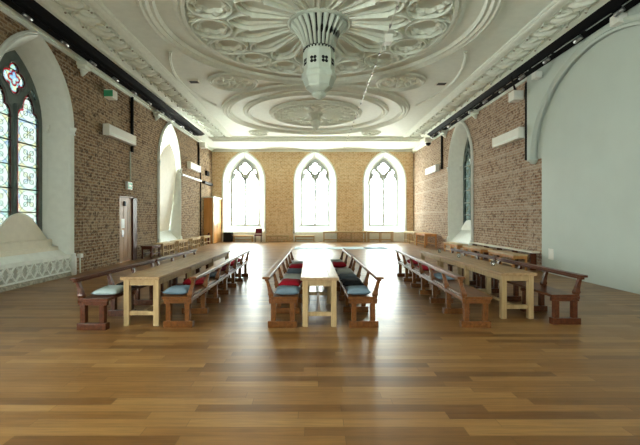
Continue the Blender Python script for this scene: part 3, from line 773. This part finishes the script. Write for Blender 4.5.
# orange lobby in the far corner
o = empty('wooden_lobby', (WL + .012, 26.6, 0), 0, 'tall orange wooden door lobby in the far left corner', 'door lobby')
m_ = MB(); m_.box(0.01, .62, -1.1, 1.15, 0, 2.95, .01); m_.build('body', M['orange'], o)
m_ = MB(); m_.box(.01, .68, -1.14, 1.15, 2.95, 3.03, .008); m_.build('top_edge', M['white_plastic'], o)
m_ = MB(); m_.box(.56, .645, -1.12, -1.03, 0, 2.95, .006); m_.build('corner_post', M['pine'], o)
m_ = MB(); m_.box(.62, .64, -.9, -.08, .02, 2.7, .006); dl = m_.build('door_leaf', M['orange'], o)
m_ = MB(); m_.box(.62, .64, -.06, .9, .02, 2.7, .006); m_.build('door_leaf', M['orange'], o)
m_ = MB(); m_.box(.64, .68, -.16, -.12, 1.0, 1.3, .006); m_.build('handle', M['steel'], dl)

# ------------------------------------------------------------------ tables, pews, cushions
def table(x, y, Lg, W, rot, lab, frames):
    o = empty('refectory_table', (x, y, 0), rot, lab, 'table', 'long refectory tables'); H = .755
    m_ = MB(); n = 4
    for i in range(n): m_.box(i * W / n, (i + 1) * W / n - .002, .11, Lg - .11, H - .045, H, .003)
    m_.box(0, W, 0, .108, H - .047, H, .003); m_.box(0, W, Lg - .108, Lg, H - .047, H, .003)
    m_.build('tabletop', M['table'], o)
    m_ = MB(); m_.box(.05, .075, .06, Lg - .06, H - .135, H - .045); m_.box(W - .075, W - .05, .06, Lg - .06, H - .135, H - .045)
    m_.box(.05, W - .05, .06, .085, H - .135, H - .045); m_.box(.05, W - .05, Lg - .085, Lg - .06, H - .135, H - .045); m_.build('apron', M['table_leg'], o)
    for k in range(frames):
        yy = .045 + (Lg - .17) * k / (frames - 1)
        for xx in (.03, W - .115):
            m_ = MB(); m_.box(xx, xx + .085, yy, yy + .085, 0, H - .045, .006); m_.build('leg', M['table_leg'], o)
        m_ = MB(); m_.box(.115, W - .115, yy + .02, yy + .065, .16, .225, .004); m_.build('cross_stretcher', M['table_leg'], o)
    m_ = MB(); m_.box(W / 2 - .022, W / 2 + .022, .1, Lg - .1, .17, .215, .004); m_.build('long_stretcher', M['table_leg'], o)
    return o
table(-2.91, 6.0, 4.9, .6, -.012, 'long pale refectory table on the left, nearest the brown door', 4)
table(-.174, 5.95, 5.0, .577, 0, 'long pale refectory table in the middle, in line with the centre window', 4)
table(3.07, 6.42, 4.55, .59, .022, 'long pale refectory table on the right, nearest the white wall', 4)

def pew(x, y, Lg, n, rot, side, mat, lab):
    """side +1: sitter faces local +x. y runs along the bench from its near end; local x = 0 is the back of the foot"""
    o = empty('pew', (x, y, 0), rot, lab, 'pew', 'backed wooden pews beside the tables'); s = side
    m_ = MB(); m_.box(s * .05, s * .46, 0, Lg, .425, .465, .006); m_.build('seat', mat, o)
    m_ = MB(); m_.hexa([(s * a if s > 0 else s * b, y_, z) for (a, b, y_, z) in ()]) if False else None
    x0, x1 = -.075, .035
    m_.box(s * x0, s * x1, -.05, Lg + .05, .735, .77, .008); m_.box(s * -.04, s * .015, -.02, Lg + .02, .70, .737, .004); m_.build('back_rail', mat, o)
    m_ = MB(); m_.box(s * .015, s * .05, 0, Lg, .39, .44, .004); m_.build('seat_rail', mat, o)
    for k in range(n):
        yc = .05 + (Lg - .1) * k / (n - 1); t_ = .04
        f = MB(); f.box(0, s * .44, yc - .055, yc + .055, 0, .10, .008); fo = f.build('support_frame', mat, o)
        MB().box(s * .02, s * .44, yc - .03, yc + .03, .36, .425, .003).build('cross_rail', mat, fo)
        for xa in (.045, .33):
            m_ = MB(); m_.box(s * xa, s * (xa + .075), yc - t_, yc + t_, .10, .37, .005); m_.build('leg', mat, fo)
        m_ = MB()
        a = [(-.01, .05)] ; zz = [(.36, .02, .10, .038), (.47, .015, .085, .036), (.5, .0, .085, .042), (.53, .005, .07, .034), (.62, -.012, .04, .026), (.70, -.03, .015, .03), (.712, -.04, .015, .036)]
        rings = [[(s * xa, yc - hy, z), (s * xb, yc - hy, z), (s * xb, yc + hy, z), (s * xa, yc + hy, z)] for z, xa, xb, hy in zz]
        m_.loft(rings, True, True); m_.build('back_post', mat, o)
    return o
def ang(x0, y0, x1, y1): return -math.atan2(x1 - x0, y1 - y0)
pews = {}
def mk(key, x0, y0, x1, y1, n, side, mat, lab):
    Lg = math.hypot(x1 - x0, y1 - y0); pews[key] = pew(x0, y0, Lg, n, ang(x0, y0, x1, y1), side, M[mat], lab), Lg, side
mk('A1', -3.46, 5.82, -3.38, 8.42, 4, 1, 'pew_dark', 'dark red-brown pew on the wall side of the left table, near end')
mk('A2', -3.35, 8.55, -3.28, 11.1, 4, 1, 'pew_dark', 'dark red-brown pew on the wall side of the left table, far end')
mk('B', -1.80, 5.95, -1.79, 11.2, 7, -1, 'pew', 'long brown pew at the aisle side of the left table, turned from the middle')
mk('C', -.665, 5.95, -.60, 11.35, 7, 1, 'pew', 'long brown pew on the left of the middle table')
mk('D1', 1.0, 5.95, .965, 9.0, 4, -1, 'pew', 'brown pew on the right of the middle table, near end')
mk('D2', .93, 9.15, .885, 11.4, 3, -1, 'pew_dark', 'dark pew on the right of the middle table, far end')
mk('E', 2.25, 5.95, 2.40, 11.2, 7, 1, 'pew', 'long brown pew at the aisle side of the right table, turned from the middle')
mk('F1', 4.16, 6.12, 4.14, 8.8, 4, -1, 'pew_dark', 'dark red-brown pew on the wall side of the right table, near end')
mk('F2', 4.14, 8.95, 4.06, 11.5, 4, -1, 'pew_dark', 'dark red-brown pew on the wall side of the right table, far end')

def cushion(key, yl, col, lab, w=.40, dp=.36, h=.10, rz=0, dx=0):
    o_, Lg, s = pews[key]
    dp = min(dp, .38); n = 12; rr = random.Random(lab); vs = []; fs = []
    ph = rr.uniform(0, 6)
    for sgn in (1, -1):
        for i in range(n + 1):
            for j in range(n + 1):
                a, b = -1 + 2 * i / n, -1 + 2 * j / n
                px = a * (1 - .07 * (1 - b * b)) ; py = b * (1 - .07 * (1 - a * a))
                t_ = max(0, (1 - abs(a) ** 3.2)) ** .45 * max(0, (1 - abs(b) ** 3.2)) ** .45
                z = sgn * h / 2 * t_ * (1 + .10 * math.sin(3 * a + ph) * math.cos(2.6 * b + ph)) * (1 if sgn > 0 else .8 / (1 + .10 * math.sin(3 * a + ph) * math.cos(2.6 * b + ph))) - (.012 * math.exp(-6 * (a * a + b * b)) if sgn > 0 else 0)
                vs.append((px * dp / 2, py * w / 2, h * .4 + z))
    m1 = (n + 1) ** 2
    for q_ in (0, 1):
        for i in range(n):
            for j in range(n):
                k = q_ * m1 + i * (n + 1) + j; fs.append((k, k + 1, k + n + 2, k + n + 1))
    m_ = MB(); m_.add(vs, fs, True)
    edge = []
    ob = m_.build('cushion', FAB[col])
    bm = bmesh.new(); bm.from_mesh(ob.data); bmesh.ops.remove_doubles(bm, verts=bm.verts[:], dist=1e-4); bmesh.ops.recalc_face_normals(bm, faces=bm.faces[:]); bm.to_mesh(ob.data); bm.free()
    rt = o_.rotation_euler.z
    lx, ly = s * (.093 + min(dp, .38) / 2 + dx), yl
    ob.location = (o_.location.x + lx * math.cos(rt) - ly * math.sin(rt), o_.location.y + lx * math.sin(rt) + ly * math.cos(rt), .466)
    ob.rotation_euler = (0, 0, rt + rz)
    return tag(ob, lab, 'cushion', 'seat cushions on the pews')
cushion('A1', .42, 'pale', 'pale blue-grey cushion, the near one on the dark pew by the left wall', .56, .42, .12, .12)
cushion('A1', 1.08, 'black', 'black cushion behind the pale one on the dark pew by the left wall', .42, .36, .10, -.02)
cushion('B', .27, 'blue', 'blue-grey cushion at the near end of the aisle pew of the left table', .42, .42, .13)
cushion('B', 1.15, 'red', 'red cushion next behind the blue-grey one on the aisle pew of the left table', .46, .42, .14, .08)
cushion('B', 2.05, 'slate', 'dark slate cushion between two red ones on the aisle pew of the left table', .4, .38, .1)
cushion('B', 3.0, 'maroon', 'dark maroon cushion beyond the slate one on the aisle pew of the left table', .4, .38, .11)
cushion('B', 3.9, 'red', 'red cushion furthest back but one on the aisle pew of the left table', .46, .4, .13)
cushion('B', 4.6, 'red', 'red cushion at the far end of the aisle pew of the left table', .42, .4, .13)
cushion('C', .25, 'blue', 'blue-grey cushion at the near end of the pew left of the middle table', .40, .42, .13)
cushion('C', .92, 'red', 'red cushion second from the near end of the pew left of the middle table', .42, .44, .14, -.06)
cushion('C', 1.65, 'grey', 'light grey cushion third from the near end of the pew left of the middle table', .44, .42, .12)
cushion('C', 2.55, 'slate', 'dark slate cushion fourth from the near end of the pew left of the middle table', .44, .4, .11)
cushion('C', 3.3, 'red', 'red cushion fifth from the near end of the pew left of the middle table', .46, .4, .13)
cushion('C', 4.1, 'grey', 'grey cushion at the far end of the pew left of the middle table', .44, .38, .1)
cushion('D1', .25, 'blue', 'blue-grey cushion at the near end of the pew right of the middle table', .40, .44, .13)
cushion('D1', 1.0, 'black', 'black cushion behind the blue-grey one on the pew right of the middle table', .5, .42, .13)
cushion('D1', 1.7, 'slate', 'slate cushion third from the near end on the pew right of the middle table', .44, .4, .11)
cushion('D1', 2.45, 'grey', 'grey cushion at the far end of the near pew right of the middle table', .5, .42, .12)
cushion('D2', .45, 'red', 'red cushion on the dark far pew right of the middle table', .46, .42, .14)
cushion('D2', 1.35, 'grey', 'grey cushion beyond the red one on the dark far pew right of the middle table', .44, .38, .1)
cushion('E', 1.75, 'blue', 'blue-grey cushion on the aisle pew of the right table, nearest of its three', .46, .4, .12)
cushion('E', 3.05, 'red', 'red cushion in the middle of the aisle pew of the right table', .46, .42, .14)
cushion('E', 4.25, 'red', 'red cushion at the far end of the aisle pew of the right table', .46, .42, .14)
cushion('F1', 1.65, 'black', 'black cushion on the dark pew by the white wall', .5, .42, .1)

# tumblers on the right table
for x, y, lab in ((3.38, 7.4, 'small clear glass on the right table, nearest the camera'), (3.3, 8.9, 'small clear glass halfway along the right table'), (3.25, 10.1, 'small clear glass near the far end of the right table')):
    m_ = MB(); m_.lathe([(.03, 0), (.032, .006), (.038, .1), (.035, .1), (.028, .01)], 14)
    ob = tag(m_.build('drinking_glass', M['ware']), lab, 'glass', 'glasses on the right table'); ob.location = (x, y, .756)

# ------------------------------------------------------------------ low benches round the walls
def low_bench(name, x0, x1, y0, y1, h, lab, grp, mat='pine', rails=True, legs=2, endm=None, cat='bench'):
    cx, cy = (x0 + x1) / 2, (y0 + y1) / 2; o = empty(name, (cx, cy, 0), 0, lab, cat, grp); a, b = (x1 - x0) / 2, (y1 - y0) / 2
    MB().box(-a, a, -b, b, h - .045, h, .006).build('top', M[mat], o)
    along_y = b > a
    for k in range(legs):
        t_ = -1 + 2 * k / (legs - 1)
        for s in (-1, 1):
            xx, yy = (s * (a - .045), t_ * (b - .07)) if along_y else (t_ * (a - .07), s * (b - .045))
            MB().box(xx - .03, xx + .03, yy - .03, yy + .03, 0, h - .045, .004).build('leg', M[endm or mat], o)
    if rails:
        for s in (-1, 1):
            if along_y: MB().box(s * (a - .045) - .012, s * (a - .045) + .012, -b + .1, b - .1, .16, .21).build('rail', M[mat], o)
            else: MB().box(-a + .1, a - .1, s * (b - .045) - .012, s * (b - .045) + .012, .14, .18).build('rail', M[mat], o)
    m_ = MB()
    if along_y: m_.box(-a + .03, a - .03, -b + .05, -b + .075, h - .14, h - .045); m_.box(-a + .03, a - .03, b - .075, b - .05, h - .14, h - .045); m_.box(a - .05, a - .03, -b + .05, b - .05, h - .12, h - .045); m_.box(-a + .03, -a + .05, -b + .05, b - .05, h - .12, h - .045)
    else: m_.box(-a + .05, a - .05, -b + .03, -b + .05, h - .11, h - .045); m_.box(-a + .05, a - .05, b - .05, b - .03, h - .11, h - .045)
    m_.build('apron', M[endm or mat], o)
    return o
gl = 'low benches along the left wall'
for y0, y1, lab in ((17.1, 18.65, 'low pale wooden bench under the boarded left window, nearest of the row of four'), (19.1, 20.6, 'low pale wooden bench under the boarded left window, second of the row of four'),
                    (21.3, 22.9, 'low pale wooden bench just beyond the boarded window, third of the row of four'), (23.6, 25.1, 'low pale wooden bench on the left wall beside the orange lobby, last of the row')):
    low_bench('low_bench', -6.85, -6.42, y0, y1, .55, lab, gl, legs=3)
low_bench('low_bench', -6.9, -6.45, 15.95, 16.9, .52, 'low dark brown bench against the left wall between the brown door and the pale benches', gl, 'pew_dark', legs=2)
gr = 'low benches along the right wall'
for y0, y1, lab in ((12.4, 14.2, 'low pale bench on the right wall nearest the white wall'), (14.8, 16.6, 'low pale bench in the middle of the right brick wall'), (17.2, 19.0, 'low pale bench on the right wall under the pointed window')):
    low_bench('low_bench', 6.3, 6.78, y0, y1, .5, lab, gr, legs=3, endm='orange')  # browner legs and aprons carry the shade of the bench ends
m_ = MB(); m_.box(6.86, 7.09, 12.3, 17.3, .55, .60, .008); o = tag(m_.build('wall_ledge', M['cream_board']), 'long narrow pale ledge along the foot of the right brick wall, behind the low benches', 'ledge')
for k in range(5): MB().box(6.9, 7.08, 12.5 + k * 1.12, 12.56 + k * 1.12, 0, .55).build('bracket', M['pew_dark'], o)
# back wall row
gb = 'benches along the back wall'
def bw(px0, px1, h, d0, d1, lab, legs=2):
    f = lambda p: (p - 312) * d0 / 396
    low_bench('wall_bench', f(px0), f(px1), d0, d1, h, lab, gb, 'pine', True, legs)
bw(232.5, 253, .46, 27.2, 27.6, 'low pale bench under the left of the three back windows', 2)
bw(265.5, 289, .46, 27.2, 27.6, 'low pale bench against the back wall between the left and centre windows', 3)
bw(294.5, 315, .44, 27.2, 27.6, 'low pale bench under the centre back window', 2)
bw(323, 367, .74, 26.9, 27.55, 'long pale side table against the back wall between the centre and right windows', 4)
bw(368, 394, .74, 26.9, 27.55, 'pale side table under the right back window', 3)
low_bench('side_table', 6.25, 6.95, 24.2, 26.9, .76, 'pale wooden side table on the right wall, nearest the far corner', 'side tables by the far right corner', 'pine', True, 3, cat='table')
low_bench('side_table', 6.25, 6.95, 22.0, 23.9, .76, 'pale wooden side table on the right wall, nearer of the pair by the far corner', 'side tables by the far right corner', 'orange', True, 2, cat='table')
# black speaker cabinet and maroon chair
o = empty('speaker_cabinet', (-5.75, 27.2, 0), 0, 'black cabinet standing on the floor below the left back window', 'speaker')
MB().box(-.3, .3, -.25, .25, .02, .66, .02).build('cabinet', M['black'], o); MB().box(-.26, .26, -.262, -.25, .06, .62, .004).build('front_grille', M['dark'], o)
o = empty('side_chair', (-3.66, 27.0, 0), 0, 'small maroon chair with dark legs standing below the left back window', 'chair')
MB().box(-.24, .24, -.24, .22, .44, .50, .02).build('seat', FAB['maroon'], o); m_ = MB(); m_.hexa([(-.22, .2, .6), (.22, .2, .6), (.22, .25, .6), (-.22, .25, .6), (-.22, .26, .92), (.22, .26, .92), (.22, .31, .92), (-.22, .31, .92)]); m_.build('backrest', FAB['maroon'], o)
for sx in (-1, 1):
    m_ = MB(); m_.tube([(sx * .2, -.2, 0), (sx * .2, -.2, .45)], .016, 8); m_.build('leg', M['dark'], o)
    m_ = MB(); m_.tube([(sx * .2, .2, 0), (sx * .2, .2, .45), (sx * .2, .24, .75), (sx * .2, .27, .88)], .016, 8); m_.build('leg', M['dark'], o)
# fire extinguisher
o = empty('fire_extinguisher', (-6.62, 25.28, 0), 0, 'dark red fire extinguisher standing by the orange lobby', 'fire extinguisher')
EXR = plain('extinguisher_red', (.18, .012, .012), .35)
m_ = MB(); m_.lathe([(.08, 0), (.09, .02), (.09, .52), (.07, .58), (.03, .61)], 14); m_.build('cylinder', EXR, o)
m_ = MB(); m_.lathe([(.03, .6), (.03, .68)], 8); m_.box(-.02, .12, -.015, .015, .66, .70); m_.tube([(.03, 0, .66), (.11, 0, .58), (.105, 0, .3)], .012, 6); m_.build('valve', M['dark'], o)
# thin strips in two blue-grey tones on the floor, far down the hall
for x0, x1, col, lab in ((-.95, 2.85, (.50, .60, .66), 'long pale blue strip on the floor beyond the middle table'), (2.9, 4.15, (.22, .30, .37), 'short blue-grey strip on the floor beyond the middle table, right of the pale runner')):
    m_ = MB(); m_.box(x0, x1, 20.9, 22.4, 0, .012, .004); tag(m_.build('floor_strip', plain('mat_%d' % int(x0 * 10), col, .8)), lab, 'mat', 'floor strips')

# ------------------------------------------------------------------ light, camera, colour
wd = bpy.data.worlds.new('sky'); bpy.context.scene.world = wd; wd.use_nodes = True
bg = wd.node_tree.nodes['Background']; bg.inputs[0].default_value = (1, 1, 1, 1); bg.inputs[1].default_value = 13
wt = wd.node_tree; wz = wt.nodes.new('ShaderNodeSeparateXYZ'); wt.links.new(coord(wt, 'Generated'), wz.inputs[0])
wt.links.new(ramp(wt, math_(wt, 'ADD', math_(wt, 'MULTIPLY', wz.outputs[2], .5), .5), [(.40, (.95, .98, .88)), (.50, (.94, 1.0, .94)), (.75, (.87, 1.0, .98))]), bg.inputs[0])
cam = bpy.data.cameras.new('camera'); co = bpy.data.objects.new('camera', cam); C.objects.link(co)
co.location = (0, 0, EYE); co.rotation_euler = (PI / 2, 0, 0); cam.sensor_width = 36; cam.lens = 396 / 640 * 36
cam.shift_x = 8 / 640; cam.shift_y = -4.5 / 640; cam.clip_end = 200
sc = bpy.context.scene; sc.camera = co
vs = sc.view_settings; vs.view_transform = 'Standard'; vs.look = 'None'; vs.exposure = 2.28; vs.gamma = 1; vs.use_curve_mapping = False
cy = sc.cycles; cy.max_bounces = 10; cy.diffuse_bounces = 6; cy.glossy_bounces = 4; cy.transparent_max_bounces = 12; cy.use_denoising = True
cy.sample_clamp_indirect = 12; cy.caustics_reflective = False; cy.caustics_refractive = False
